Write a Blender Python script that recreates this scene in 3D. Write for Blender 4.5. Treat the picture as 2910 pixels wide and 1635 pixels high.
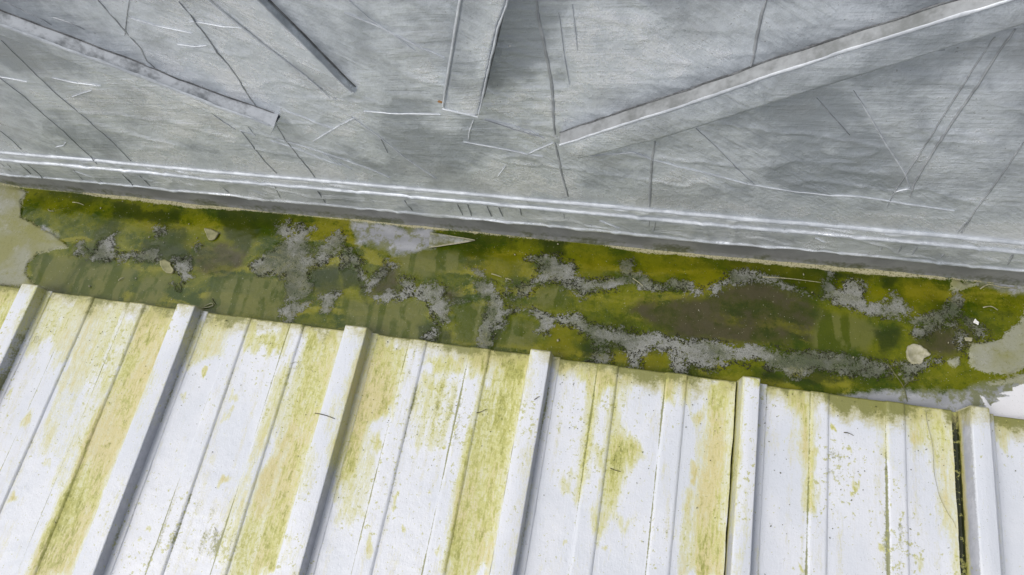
import bpy, bmesh, math, random
import numpy as np
from mathutils import Matrix, Vector

for o in list(bpy.data.objects):
    bpy.data.objects.remove(o)
scene = bpy.context.scene
COL = scene.collection
random.seed(7)
RNG = np.random.default_rng(11)

# ------------------------------------------------------------------ camera
CAM_Z = 1.05                                   # metres above the roof pans
cam_data = bpy.data.cameras.new('camera')
cam = bpy.data.objects.new('camera', cam_data)
COL.objects.link(cam)
axes = [[0.97460576, 0.1794547, -0.1339389], [-0.11012534, 0.90491395, 0.41109994], [0.19497699, -0.3859103, 0.90169685]]                                  # camera right, up, back in world axes
cam.matrix_world = Matrix(((axes[0][0], axes[1][0], axes[2][0], 0),
                           (axes[0][1], axes[1][1], axes[2][1], 0),
                           (axes[0][2], axes[1][2], axes[2][2], CAM_Z),
                           (0, 0, 0, 1)))
cam_data.sensor_width = 36
cam_data.lens = 25.7615
cam_data.clip_start = 0.02
cam_data.clip_end = 2000
scene.camera = cam

# ------------------------------------------------------------------ light: bright overcast
SUN_EL, SUN_AZ = math.radians(56), math.radians(236)     # azimuth clockwise from +Y
world = bpy.data.worlds.new('World')
scene.world = world
world.use_nodes = True
wn, wl = world.node_tree.nodes, world.node_tree.links
bg = wn['Background']
sky = wn.new('ShaderNodeTexSky')
sky.sky_type = 'NISHITA'
sky.sun_disc = False
sky.sun_elevation = SUN_EL
sky.sun_rotation = SUN_AZ
sky.air_density = 1.0
sky.dust_density = 5.0
hsv = wn.new('ShaderNodeHueSaturation')
hsv.inputs['Saturation'].default_value = 0.38
wl.new(sky.outputs[0], hsv.inputs['Color'])
wl.new(hsv.outputs[0], bg.inputs['Color'])
bg.inputs['Strength'].default_value = 0.092
sun_data = bpy.data.lights.new('sun', 'SUN')
sun_data.energy = 1.5
sun_data.angle = math.radians(38)
sun_data.color = (1.0, 0.97, 0.93)
sun = bpy.data.objects.new('sun', sun_data)
COL.objects.link(sun)
to_sun = Vector((math.sin(SUN_AZ) * math.cos(SUN_EL), math.cos(SUN_AZ) * math.cos(SUN_EL), math.sin(SUN_EL)))
sun.rotation_euler = to_sun.to_track_quat('Z', 'Y').to_euler()
scene.cycles.use_denoising = True
scene.cycles.denoising_prefilter = 'NONE'                # keeps the fine grain of the surfaces
scene.view_settings.view_transform = 'Standard'
scene.view_settings.look = 'None'
scene.view_settings.exposure = 0.20
scene.view_settings.gamma = 1.0
scene.view_settings.use_curve_mapping = False

# ------------------------------------------------------------------ measured layout, tenths of a millimetre
D = {}
D['crust'] = [[(-10422,4473),(-10353,4535),(-10126,4288),(-10130,4180),(-10298,4242)],[(-10061,4269),(-9945,4499),(-9766,4655),(-9621,4454),(-9497,4360),(-9108,4404),(-8795,4493),(-8671,4322),(-8915,4267),(-9204,4313),(-9570,4218),(-9961,4173)],[(-8417,4351),(-8065,4392),(-7914,4073),(-7999,3961),(-8271,4186)],[(-8202,3886),(-8054,3903),(-8065,3801)],[(-6884,4400),(-6726,4676),(-6322,4982),(-6290,5277),(-6078,5247),(-5921,4742),(-5779,4681),(-5800,4910),(-5505,5335),(-5345,5039),(-5598,4651),(-5861,4469),(-5756,4133),(-5860,3924),(-6008,3857),(-6162,4333),(-6640,4276)],[(-6102,3627),(-5891,3871),(-5659,3900),(-5779,3597),(-5820,3425),(-5957,3479)],[(-6709,5232),(-6463,5339),(-6436,5022),(-6658,5077)],[(-5487,4043),(-5195,4103),(-5259,3758),(-5396,3741)],[(-8994,4904),(-8801,4898),(-8887,4779)],[(-8073,4681),(-7987,4664),(-8008,4583)],[(-5395,5001),(-5194,4895),(-5141,4623),(-5267,4558)],[(-5126,4826),(-4972,4793),(-4895,4601),(-4734,4447),(-4559,4591),(-4508,4847),(-4378,4712),(-4534,4495),(-4653,4237),(-4780,4270),(-4878,4454)],[(-4204,4486),(-4001,4510),(-3915,4255),(-4143,4155),(-4422,4072),(-4531,4131),(-4228,4216),(-4055,4262)],[(-3826,4266),(-3732,4446),(-3599,4462),(-3389,4439),(-3423,4292),(-3310,4187),(-3092,4215),(-2868,4313),(-3025,4531),(-2843,4625),(-2664,4622),(-2584,4442),(-2442,4389),(-2395,4607),(-2305,4476),(-2365,4213),(-2255,4203),(-2310,3922),(-2496,3875),(-2478,3675),(-2585,3460),(-2682,3514),(-2681,3828),(-2672,4105),(-2729,4283),(-2885,4287),(-3126,4164),(-3285,4073),(-3267,3798),(-3348,3764),(-3503,3952),(-3655,4121),(-3799,4245)],[(-3151,4806),(-2832,4795),(-2835,4698),(-3097,4764)],[(-3528,3581),(-3409,3642),(-3411,3461),(-3502,3471)],[(-2156,5117),(-1951,5214),(-1598,5206),(-1558,5089),(-1409,5107),(-1310,5022),(-1346,4828),(-1031,4866),(-515,4951),(-292,5001),(-75,4911),(412,4947),(419,4856),(-287,4770),(-443,4867),(-635,4728),(-900,4672),(-1135,4551),(-1256,4652),(-1399,4751),(-1652,4721),(-1903,4667),(-1995,4445),(-2169,4446),(-2215,4582),(-1971,4682),(-1942,4900),(-1804,4988),(-1988,5039)],[(-629,5197),(-468,5263),(-428,5102),(-279,5073),(-292,5001),(-415,4986),(-636,5078)],[(-2357,4167),(-2001,4235),(-1784,4217),(-1558,4132),(-1258,4238),(-967,4096),(-713,4041),(-307,4050),(95,4038),(493,4004),(538,3484),(345,3478),(293,3828),(-25,3849),(-92,3733),(-168,3701),(-132,3558),(-181,3467),(-281,3474),(-285,3685),(-520,3804),(-671,3719),(-561,3648),(-599,3472),(-901,3473),(-828,3676),(-998,3871),(-1202,3999),(-1537,4000),(-1601,3880),(-1766,3858),(-1754,4039),(-1990,4168),(-2327,4125)],[(303,4913),(585,4925),(733,4829),(850,4866),(782,4971),(917,5056),(1032,5116),(1045,5232),(1341,5290),(1466,5168),(1540,5268),(1736,5268),(1858,5147),(2033,5123),(2168,5073),(2323,4981),(2436,5061),(2414,5259),(2431,5351),(2507,5405),(2584,5346),(2624,5150),(2719,5118),(2737,5253),(2850,5311),(2981,5260),(2981,5172),(3054,4963),(3257,4988),(3368,5023),(3445,5185),(3516,5107),(3621,4926),(3582,4815),(3472,4737),(3254,4731),(2850,4850),(2418,4949),(2247,4971),(2036,5012),(1880,5060),(1741,5133),(1468,5122),(1312,5081),(1156,5040),(958,5027),(851,4844),(735,4807),(553,4830),(309,4845)],[(386,3992),(734,4039),(1024,4035),(1594,4090),(1858,4063),(2156,4041),(2523,4070),(2886,4058),(3333,4059),(3364,3843),(3135,3831),(3029,3896),(2850,3751),(2743,3796),(2617,3798),(2436,3813),(2273,3770),(2020,3654),(1889,3717),(1647,3744),(1493,3826),(1386,3728),(1232,3769),(1103,3710),(955,3648),(726,3637),(588,3681),(414,3678)],[(3422,4071),(3863,4152),(4038,4176),(3770,3999),(3591,3816),(3454,3955)],[(4087,4922),(4243,5197),(4315,5206),(4280,4884),(4154,4815),(3615,4703),(3544,4768)],[(4333,4869),(4590,4778),(4701,4629),(4558,4549),(4547,4649),(4415,4776)],[(3703,4642),(4063,4772),(4293,4781),(4291,4739),(3970,4656),(3750,4461),(3611,4546)],[(4288,4677),(4370,4585),(4325,4396),(4354,4279),(4270,4328),(4265,4571)]]
D['cream'] = [[(-21088,4885),(-12694,5563),(-12155,5465),(-11961,5380),(-12009,5213),(-11823,4854),(-11614,4791),(-11242,4661),(-10823,4511),(-10559,4375),(-10808,4306),(-11113,4176),(-11224,3946),(-11186,3762),(-10976,3628),(-10677,3533),(-10718,3450),(-11177,3525),(-11576,3477),(-19392,2877)],[(4485,4478),(4837,4606),(4896,4715),(5063,4881),(5177,5123),(14857,6330),(14536,5533),(5104,4224),(4937,4123),(4765,4060),(4580,4073),(4431,4131),(4392,4344)],[(4621,3923),(4828,4000),(5097,4145),(14521,5497),(14392,5177),(5085,3998),(4790,3937)],[(4107,4185),(4284,4270),(4278,4149),(4190,4107)],[(4203,5495),(4452,5438),(4632,5460),(4429,5349),(4247,5283),(4195,5320)]]
D['alu'] = [[(-5362,5441),(-4784,5487),(-3877,5460),(-3766,5135),(-4077,4964),(-4456,4920),(-4864,5104),(-5101,5039)],[(2354,3324),(2620,3451),(2886,3509),(3203,3584),(3482,3634),(3587,3678),(4275,3757),(4449,3860),(5091,4067),(14485,5408),(14136,4541),(2186,2894)],[(4188,5560),(14965,6599),(14926,6502),(5032,5380),(4629,5416)],[(-11269,4714),(-10823,4511),(-11083,4344),(-11437,4304),(-11436,4471)]]
D['white'] = [[(5085,3988),(14442,5301),(14136,4541),(4338,3368),(4295,3512),(4533,3575),(4685,3626),(4653,3640),(4774,3715),(4710,3743),(4912,3792),(4731,3804),(4935,3871),(4922,3917)],[(4509,3733),(4558,3721),(4681,3569),(4598,3556)]]
D['brown'] = [[(776,4790),(1021,4978),(1468,5122),(1862,5013),(2288,4823),(2404,4664),(2259,4411),(2244,4261),(1779,4178),(1211,4124),(438,4064),(-398,4395),(-267,4502)],[(-3423,4292),(-3351,4372),(-3171,4370),(-3090,4309),(-3179,4204),(-3337,4208)],[(-7983,4585),(-7520,4743),(-7118,4631),(-7087,4402),(-7230,4231),(-7680,4204),(-7961,4326)],[(-4656,4334),(-4516,4696),(-4356,4714),(-4260,4430),(-4156,4297),(-4379,4174),(-4595,4195)],[(3716,4498),(3971,4676),(4272,4716),(4277,4470),(4269,4308),(4041,4256),(3869,4334)],[(4411,4693),(4512,4644),(4468,4476),(4361,4421)]]
D['wash'] = [[(-11073,4153),(-10603,4234),(-10171,4149),(-10233,3928),(-10362,3624),(-10370,3415),(-10951,3579),(-11090,3962)],[(-9978,4091),(-9447,4126),(-9004,4099),(-9057,3731),(-9141,3441),(-10009,3460),(-10286,3581),(-10140,3966)],[(-8784,4021),(-8306,4078),(-8297,3672),(-8464,3450),(-8941,3466)],[(-7413,4108),(-6712,4267),(-6154,4233),(-6037,4024),(-6133,3504),(-7455,3479),(-7587,3561)],[(-5115,4035),(-4596,4027),(-4160,4129),(-3765,4202),(-3617,4055),(-3588,3460),(-4376,3469),(-4511,3544),(-4982,3576)],[(-3258,4053),(-2746,4258),(-2705,4054),(-2724,3508),(-3033,3534),(-3096,3820)],[(-2277,3972),(-1858,4026),(-1759,3815),(-1821,3564),(-2352,3580)],[(-4456,5106),(-4062,5049),(-3380,5126),(-3202,5046),(-3207,4751),(-3849,4553),(-4217,4632)],[(-1879,4529),(-1606,4703),(-1423,4631),(-1423,4354),(-1792,4262)],[(2421,4753),(2979,4695),(3251,4541),(3067,4205),(2339,4148),(2279,4350)]]
D['dark'] = [[(-10133,5346),(-9526,5379),(-9350,5227),(-9039,5344),(-8612,5304),(-8564,5115),(-8959,5018),(-9798,5040)],[(-9110,4728),(-8602,4676),(-8184,4563),(-7955,4379),(-7943,4147),(-8534,4312),(-9053,4464)],[(-7943,5457),(-7123,5459),(-6963,5071),(-7093,4634),(-7576,4897)],[(-5861,4469),(-5290,4637),(-5131,4087),(-5478,4093),(-5733,4136)],[(-5281,4606),(-5047,4634),(-4724,4325),(-4600,3955),(-4894,4256),(-5156,4175)],[(-2040,5476),(-1567,5578),(-1541,5261),(-1908,5219)],[(-3678,3745),(-3450,3820),(-3121,3635),(-3087,3482),(-3588,3460)],[(-2479,3900),(-2289,3925),(-2348,3559),(-2485,3496)],[(-998,3871),(-867,3671),(-901,3473),(-1074,3686)],[(431,3701),(647,3668),(662,3483),(452,3474)],[(1591,3736),(2021,3634),(2345,3801),(2455,3775),(2708,3671),(2350,3560),(1653,3602)],[(3142,4505),(3469,4611),(3499,4346),(3247,4230)],[(3226,5423),(3524,5458),(3445,5185),(3298,5255)],[(2507,5428),(3189,5418),(3076,5338),(2604,5326)]]
D['yellow'] = [[(-3301,5185),(-2164,5165),(-2034,4794),(-2413,4700),(-3112,4835)],[(-1302,5264),(315,5472),(360,4964),(-256,5052),(-1248,4887)],[(314,5475),(1530,5474),(2412,5371),(2322,5047),(1538,5313),(1024,5253),(731,4852),(361,4943)],[(3541,5372),(4200,5429),(4135,5183),(3976,4824),(3653,4782),(3518,5194)],[(-9376,5029),(-8959,5018),(-9054,4788)],[(-8316,4761),(-7991,4744),(-8159,4565)],[(-1533,3978),(-1199,3977),(-991,3828),(-1015,3565),(-1559,3621),(-1642,3874)],[(-557,3777),(-303,3662),(-322,3490),(-562,3499)],[(-79,3799),(278,3783),(307,3473),(-104,3478)],[(3018,5132),(3371,5176),(3368,5023),(3073,4987)]]
D['stain'] = [([(-12999,3204),(-11389,3400),(-11010,3420),(-10987,3166),(-10934,2549),(-12012,1562)],0.8),([(-8421,3313),(-7891,3361),(-7827,2870),(-7857,1507),(-7923,498),(-7924,-832),(-8476,-930),(-8493,157),(-8498,1513),(-8455,2353),(-8483,3042)],0.8),([(-8502,1854),(-8421,1592),(-8353,874),(-8322,32),(-8407,-462),(-8362,-909),(-8525,-938),(-8561,-370),(-8528,307),(-8540,1439)],0.98),([(-10514,3282),(-9458,3336),(-8834,3299),(-8702,2644),(-8845,2015),(-9019,1641),(-9366,2119),(-9958,2587),(-10215,2367),(-10511,2702)],0.55),([(-8754,3119),(-8416,3163),(-8513,1545),(-8568,238),(-8837,257),(-8772,1609)],0.5),([(-10493,3324),(-10276,3312),(-10275,2809),(-10415,2677)],0.85),([(-9478,2103),(-8772,2025),(-8751,845),(-9280,762)],0.34),([(-7340,3338),(-6812,3296),(-6798,2651),(-7010,2622),(-7338,2507),(-7382,3002)],0.62),([(-6430,3272),(-5751,3217),(-5765,3038),(-6380,2920)],0.7),([(-5463,3220),(-4881,3297),(-4865,3124),(-5331,3026)],0.9),([(-5410,3051),(-4841,3162),(-4805,1995),(-4859,1511),(-4864,693),(-4802,-281),(-5496,-403),(-5494,889),(-5356,1278),(-5376,2171)],0.76),([(-5716,2457),(-5553,2719),(-5442,2162),(-5594,1179),(-5576,-5),(-5633,-297),(-5714,-255),(-5731,700),(-5684,1638)],0.52),([(-7831,2510),(-7627,2291),(-7664,1839),(-7811,1316),(-7847,1744)],0.5),([(-4758,1620),(-4605,1335),(-4660,874),(-4740,920)],0.6),([(-4400,3350),(-3741,3347),(-3698,2823),(-3733,2504),(-3705,2172),(-3981,2131),(-4061,1899),(-4029,1473),(-4131,1038),(-4263,914),(-4431,1679),(-4399,2379)],0.8),([(-3935,2503),(-3733,2504),(-3733,2168),(-3981,2131),(-4035,2012),(-4066,1204),(-4158,1034),(-4183,1316),(-4064,2119)],0.95),([(-2453,2998),(-1858,3082),(-1788,2840),(-1826,1312),(-1823,246),(-2382,147),(-2408,847),(-2410,1597),(-2429,2471)],0.8),([(-2465,2248),(-2386,2259),(-2358,1350),(-2332,499),(-2382,147),(-2431,139),(-2485,1204)],0.95),([(-2323,3332),(-2000,3405),(-1777,3407),(-1829,2917),(-1972,2953),(-2236,3029)],1.0),([(-3161,3247),(-2764,3272),(-2760,2984),(-3097,2965),(-3381,3071)],0.72),([(-2721,3337),(-2383,3353),(-2426,3002),(-2634,3058)],0.85),([(-3385,2724),(-2818,2861),(-2800,2143),(-2990,1767),(-3287,1854)],0.42),([(-4156,932),(-3964,1750),(-3759,1515),(-3738,623),(-4052,571)],0.4),([(-1391,3402),(-1037,3394),(-1096,3245),(-1325,3156)],0.75),([(-736,3351),(-468,3332),(-432,3034),(-707,2940)],0.85),([(205,3371),(363,3338),(408,3128),(254,3133)],0.9),([(-1066,3221),(-777,3261),(-727,2992),(-684,1745),(-809,1477),(-813,1850),(-794,2900),(-989,3064)],0.72),([(-458,3250),(-255,3307),(-399,2877),(-297,2572),(-93,2344),(52,2162),(-172,1951),(-256,1616),(-397,1184),(-419,1541),(-449,2161)],0.72),([(-616,2264),(-502,2178),(-491,1901),(-607,2009)],0.68),([(-253,1399),(-58,1194),(-209,1239)],0.6),([(-539,1328),(-367,1142),(-470,1006)],0.65),([(-1029,1765),(-901,1760),(-925,1582),(-999,1570)],0.6),([(-2989,2866),(-2892,2681),(-3358,2614),(-3342,2787)],0.6),([(891,3406),(1193,3426),(1172,2896),(1170,1655),(1227,784),(821,712),(849,1602),(886,2455),(917,2904)],0.76),([(908,3315),(1069,3176),(1138,3095),(1121,3024),(948,3067)],0.98),([(514,3329),(583,3292),(606,3017),(542,3008)],0.9),([(629,1773),(710,1786),(701,1173),(774,794),(723,695)],0.6),([(1948,3372),(2260,3349),(2269,2454),(2302,1821),(2244,1812),(2199,2443),(2154,2649),(2133,3083),(1975,3194)],0.74),([(3093,3358),(3233,3378),(3250,2608),(3221,2603),(3168,3019)],0.68),([(3549,3369),(4105,3397),(4119,2910),(4126,2143),(4153,1301),(4046,1282),(3941,2112),(3820,2801),(3554,2865)],0.6),([(3881,3364),(4105,3397),(4126,2869),(3859,2828)],0.68),([(1223,3453),(1278,3438),(1307,1883),(1210,1661)],0.7),([(1340,3470),(1554,3477),(1422,3342)],1.0),([(4753,3417),(4771,3409),(4686,3143),(4658,3139)],0.75),([(1565,3455),(1987,3457),(2238,3413),(2229,3378),(1947,3395),(1590,3389)],0.6),([(2608,3399),(3213,3397),(3213,3364),(2609,3354)],0.55)]
D['blob'] = [(-6017,926,110,0.7),(-6962,167,64,0.6),(-7018,-107,51,0.6),(-6945,2404,49,0.9),(-9332,19,89,0.65),(-8131,1201,90,1.0),(-8218,1270,55,1.0),(-8201,-441,52,0.95),(-9712,1230,131,0.55),(-9143,1901,95,0.55),(-8981,1889,72,0.5),(-7153,1946,90,0.5),(-6305,2002,81,0.5),(-6326,1768,87,0.45),(-9012,609,90,0.5),(-10237,1551,67,0.5),(-7311,2581,49,0.6),(-2812,1953,42,0.7),(-3786,1723,70,0.6),(-3339,963,52,0.65),(-3120,629,56,0.65),(-3520,318,76,0.6),(-852,777,52,0.65),(-313,916,47,0.6),(-3074,2739,82,0.7),(-3308,2706,71,0.65),(-4216,2896,74,0.95),(-4017,2924,85,0.9),(-2870,1141,30,0.6),(-2594,406,49,0.5),(2571,2972,52,0.85),(2840,2294,58,0.7),(2801,2166,34,0.7),(2752,2720,51,0.65),(2317,2504,71,0.6),(1952,2607,36,0.6),(3310,2268,26,0.75),(3157,1514,55,0.6),(3618,1311,72,0.6),(2194,1081,49,0.6),(1553,2819,33,0.8),(2481,2165,23,0.6),(754,2003,69,0.6),(745,2900,127,0.55),(2548,3255,52,0.55)]
D['ribs'] = [(-10762,-10445),(-7718,-7401),(-4735,-4379),(-1757,-1460),(1311,1533),(4243,4461)]
D['minor'] = [[-9766,-9446,-8758,-8440],[-6734,-6460,-5762,-5508],[-3719,-3420,-2727,-2402],[-755,-439,246,845],[2250,2507,3233,3490]]
D['edgeY'] = 3406
D['gapx'] = [1169,4104,4208]
D['seam'] = [[(-11523,1035),(4660,1050)],[(-11336,1240),(4568,1256)]]
D['skirtbottom'] = [(-11877,646),(-2280,579),(4869,581)]
D['stiff'] = [([(-9382,5295),(-8198,4590),(-7015,3896),(-5959,3215),(-5325,2868)],[(-9723,4999),(-8487,4273),(-7776,3777),(-6853,3254),(-6011,2738),(-5569,2530)]),([(-4928,6007),(-4532,5073),(-4281,4393),(-4038,3753),(-3943,3552)],[(-5578,5939),(-5185,4975),(-4828,4275),(-4546,3825),(-4333,3352)]),([(-1480,6144),(-1712,5295),(-1852,4976),(-2323,3508)],[(-1884,6138),(-2193,5274),(-2746,3617)]),([(-1395,2926),(-645,3404),(38,3828),(868,4398),(1538,4831),(2405,5357),(3332,5944)],[(-1151,2628),(-184,3154),(75,3332),(869,3868),(1552,4329),(2805,5173),(3659,5787)])]
D['drip'] = [([(-8708,4102),(-8750,3579),(-8760,3019),(-8691,2473),(-8645,1800),(-8679,1332)],9),([(-9455,3305),(-9401,2932),(-9428,2461),(-9392,2063),(-9438,1629),(-9429,1172)],9),([(-10724,1912),(-10720,1658),(-10775,1386)],8),([(-6669,4880),(-6652,4635),(-6650,4354),(-6634,4103),(-6686,3884),(-6666,3737)],14),([(-5599,4908),(-5566,4711),(-5583,4565)],6),([(-5583,4565),(-5564,4417),(-5562,4105),(-5531,3895),(-5534,3573),(-5572,3198),(-5565,2975)],13),([(-6372,3152),(-6373,2865),(-6272,2635),(-6158,2493)],8),([(-6086,2470),(-6097,2112),(-6099,1662),(-6049,1337)],10),([(-5447,2633),(-5468,2319),(-5446,1889),(-5414,1503),(-5412,1316)],11),([(-6244,4899),(-6447,4646),(-6695,4329)],7),([(-8036,4821),(-7875,4659),(-7711,4516),(-7667,4430)],6),([(-7534,4569),(-7392,4511),(-7310,4472),(-7224,4388)],6),([(-1494,5108),(-1494,4824),(-1472,4481),(-1457,4174),(-1449,3750),(-1473,3281),(-1484,2905)],22),([(-1500,2705),(-1480,2349),(-1459,1901),(-1427,1543),(-1416,1418)],20),([(-242,2885),(-260,2511),(-262,2110),(-254,1644),(-252,1321)],20),([(-3941,2501),(-3940,2185)],6),([(675,5203),(661,5023),(667,4728),(682,4430),(671,4292)],20),([(1613,4643),(1610,4477),(1618,4185)],14),([(2717,4869),(2707,4464),(2711,3993),(2714,3460),(2724,2962),(2705,2218),(2729,1839)],11),([(2840,4958),(2827,4671),(2837,4285),(2836,3856),(2840,3474),(2840,3183),(2848,2763),(2867,2365),(2908,2127)],18),([(3631,3353),(3675,2879),(3706,2377),(3720,1946),(3786,1341)],13),([(2386,4916),(2392,4781)],7),([(222,3206),(488,2865),(774,2474),(1054,2117)],6),([(1414,3873),(1646,3579),(1904,3271)],6),([(-1812,2895),(-1714,2850),(-1634,2789)],5),([(-2369,3095),(-2011,2956),(-1633,2803)],5),([(-11581,941),(-11594,708),(-11595,578)],8),([(-11443,938),(-11519,632)],7),([(-11149,958),(-11207,634)],8),([(-10982,960),(-11022,552)],8),([(-10077,941),(-10140,617)],7),([(-9743,927),(-9754,589)],8),([(-9108,935),(-9153,529)],9),([(-8767,944),(-8784,607)],8),([(-7278,920),(-7261,633)],8),([(-6237,980),(-6298,643)],9),([(-5494,976),(-5501,606)],9),([(-4037,922),(-4015,764),(-3986,624)],10),([(-3164,949),(-3144,627)],10),([(-2999,977),(-3002,632)],10),([(-2692,990),(-2671,670)],8),([(-2506,982),(-2485,704)],8),([(-2173,1000),(-2177,800)],7),([(-1507,960),(-1506,678)],11),([(-240,994),(-240,714)],11),([(-153,971),(-162,709)],11),([(2970,906),(2969,766)],14),([(3198,914),(3215,698)],12),([(3393,936),(3398,718)],13),([(3777,822),(3772,720)],12),([(4566,956),(4617,688)],18),([(3738,1630),(3737,1347)],14)]
D['crease'] = [([(-5079,4675),(-4856,4242),(-4611,3821),(-4286,3332)],13),([(-3524,5055),(-3359,4744),(-3081,4440),(-2962,4302)],9),([(-3634,4836),(-3313,4649),(-3069,4482),(-2861,4329),(-2643,4195)],11),([(-4213,2970),(-3931,2532),(-3679,2056),(-3352,1603)],10),([(-4427,2775),(-4175,2946)],9),([(-3990,3105),(-3476,3116),(-2931,3158)],8),([(-2507,3094),(-2604,2862),(-2669,2622)],12),([(-2747,2598),(-2342,2512),(-1921,2414),(-1691,2382)],11),([(-1923,2398),(-1521,2702)],6),([(-4739,1931),(-4427,1749),(-4103,1510)],10),([(-5000,2016),(-4675,1644)],8),([(-5728,2256),(-5449,2126),(-5122,1898),(-4814,1731)],10),([(-5615,2318),(-5227,2153),(-4740,1931)],8),([(-5193,3012),(-4925,2868),(-4574,2670)],8),([(-4438,2774),(-5039,2306)],8),([(-5924,2822),(-5925,2581),(-5908,2363)],8),([(-6100,2484),(-5900,2380)],6),([(-6425,4626),(-6120,4493),(-5728,4408)],6),([(-5647,4604),(-5346,4557),(-5006,4524)],7),([(-6045,4211),(-5828,4179),(-5645,4213)],6),([(-9427,3335),(-9240,3294),(-9053,3253)],6),([(-8530,3380),(-8233,3294),(-7822,3273)],6),([(-8535,2966),(-8061,3154)],6),([(1742,4031),(1988,3661),(2338,3121),(2705,2589),(2851,2302),(2705,2218)],16),([(1557,4492),(1958,4603),(2374,4676)],10),([(-1191,2448),(-757,2564),(-505,2641),(-268,2510),(133,2354)],9),([(131,2370),(560,2231),(990,2107),(1613,2012),(2297,2027),(3102,1936),(3506,1876)],9),([(-2366,3109),(-2003,3012),(-1694,2881)],6),([(-2399,1796),(-2241,2087)],8),([(-1138,5055),(-1119,4425)],9),([(-1279,4943),(-1268,4333),(-1241,3860)],7),([(-9944,1566),(-9741,1628),(-9588,1757)],6),([(-6835,929),(-6570,682)],8),([(-10112,898),(-9852,747)],8),([(-972,859),(-675,671)],8),([(2067,936),(2216,828)],8)]
D['tone'] = [([(822,3589),(1382,3956),(1729,4030),(2733,2550),(2705,2218),(1590,2041),(1183,2322),(1280,3121)],-0.45),([(2261,4035),(2856,4655),(3373,3930),(3662,3284),(3033,2950),(2730,3415)],0.35),([(-1193,5018),(-77,5170),(6,4053),(-819,3874),(-1281,3718)],0.3),([(-2484,2215),(-1731,2346),(-1394,2043),(-1338,1431),(-2837,1336)],0.5),([(-1117,2147),(-329,2320),(42,2342),(-186,2153),(-1032,1997)],-0.4),([(-2696,4169),(-3166,4024),(-3233,3543),(-2815,3726)],0.4),([(-2893,3320),(-3232,3017),(-3251,2583),(-2744,2789),(-2746,3203)],0.4),([(-1885,4913),(-2202,3872),(-1595,3690),(-1421,4563),(-1528,5019)],-0.35),([(-9265,3513),(-7447,3387),(-8318,2480),(-9301,2696)],0.3),([(-7596,2711),(-6214,2702),(-6256,2225),(-7822,2208)],0.3),([(-5778,3578),(-5254,3415),(-5566,3171),(-5830,3229)],0.6),([(-6207,1894),(-4814,1731),(-5031,1144),(-7531,1162)],0.35),([(-77,5170),(1429,5236),(1902,5133),(885,4483),(-7,4220)],0.35),([(-8800,2745),(-7119,2607),(-8467,1604),(-9914,1969)],-0.25),([(-5673,4924),(-4665,4968),(-4427,4046),(-5151,3630),(-5519,4311)],0.1)]
D['flake'] = [[(-8622,4301),(-8544,4337),(-8422,4298),(-8367,4226),(-8269,4147),(-8286,4093),(-8387,4081),(-8487,4134),(-8586,4214)],[(-8032,5022),(-7887,5024),(-7705,4963),(-7746,4824),(-7854,4799),(-7926,4885)],[(3567,4253),(3587,4327),(3659,4377),(3747,4369),(3833,4299),(3901,4237),(3794,4182),(3773,4089),(3668,4065),(3590,4114)],[(4352,4572),(4456,4576),(4445,4523),(4367,4523)]]
D['flap'] = [(-3886,5400),(-3076,5323),(-3828,5100)]
D['chip'] = (4515,4830)
D['twig'] = [([(-2508,2451),(-2405,2420),(-2290,2491)],10),([(-1706,2623),(-1672,2582),(-1638,2538)],9),([(-1576,2678),(-1544,2710),(-1506,2740)],9),([(-380,1913),(-316,1898),(-227,1888)],9),([(-4809,2003),(-4649,1995),(-4478,1965)],9),([(2692,2893),(2752,2892),(2819,2867)],8),([(-1748,1171),(-1728,1199),(-1703,1233)],9),([(-8530,-124),(-8490,-148),(-8449,-186)],9)]
D['fibre'] = [([(3745,3354),(3766,3152),(3799,2987),(3816,2801),(3815,2573),(3841,2374),(3880,2201),(3956,2036),(4024,1931),(4053,1849)],4),([(-5652,2585),(-5553,2719),(-5470,2792),(-5395,2758),(-5418,2686),(-5492,2693)],4),([(-10209,2516),(-10217,2597),(-10160,2598),(-10129,2519),(-10168,2484),(-10220,2522)],5),([(-5926,180),(-5869,117),(-5861,32),(-5864,-12)],4),([(-9753,1541),(-9627,1605),(-9485,1636)],4),([(4551,3355),(4609,3111),(4635,2948),(4565,2732),(4656,2466),(4702,2238),(4627,1936)],4)]
D['gfibre'] = [([(-7501,3535),(-7385,3562),(-7315,3607),(-7364,3638),(-7466,3576)],6),([(-7383,3722),(-7330,3667),(-7278,3624)],8),([(-9265,3839),(-9229,3877),(-9188,3906)],7),([(-410,4940),(-320,4882),(-241,4826)],8),([(1543,5200),(1933,5212),(2395,5207)],7),([(4626,5075),(4732,5099),(4817,5057)],7),([(4608,5371),(4720,5449),(4895,5427),(5107,5442)],9),([(3315,4036),(3418,3870),(3519,3707),(3565,3501)],8),([(3519,3707),(3590,3796),(3731,3845)],7),([(-2678,4753),(-2574,4729),(-2504,4713)],9),([(-2434,4698),(-2332,4681)],7),([(-11334,5078),(-11272,5041),(-11202,5049)],9),([(-10890,5274),(-10757,5267),(-10627,5238)],7)]
D['grit'] = [(-9874,5401),(-8705,4664),(-8955,3923),(-9781,3668),(-8120,3618),(-8362,5082),(-9032,4736),(-8102,4825),(-10260,5218),(-1686,5416),(-1425,3759),(-2415,3739),(-3723,3285),(-2361,5143),(-83,5595),(2143,5317),(2275,5030),(2859,4065),(637,4527),(4137,4462),(3362,5207)]
D['rust'] = (-2886,3403)
D['dots'] = [(-1854,4435),(-2263,4588)]
D['minor'][3][3] = 560
U = 1e-4
ZF, YW, H = -0.016, 0.541, 0.021
EDGE = D['edgeY'] * U

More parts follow.
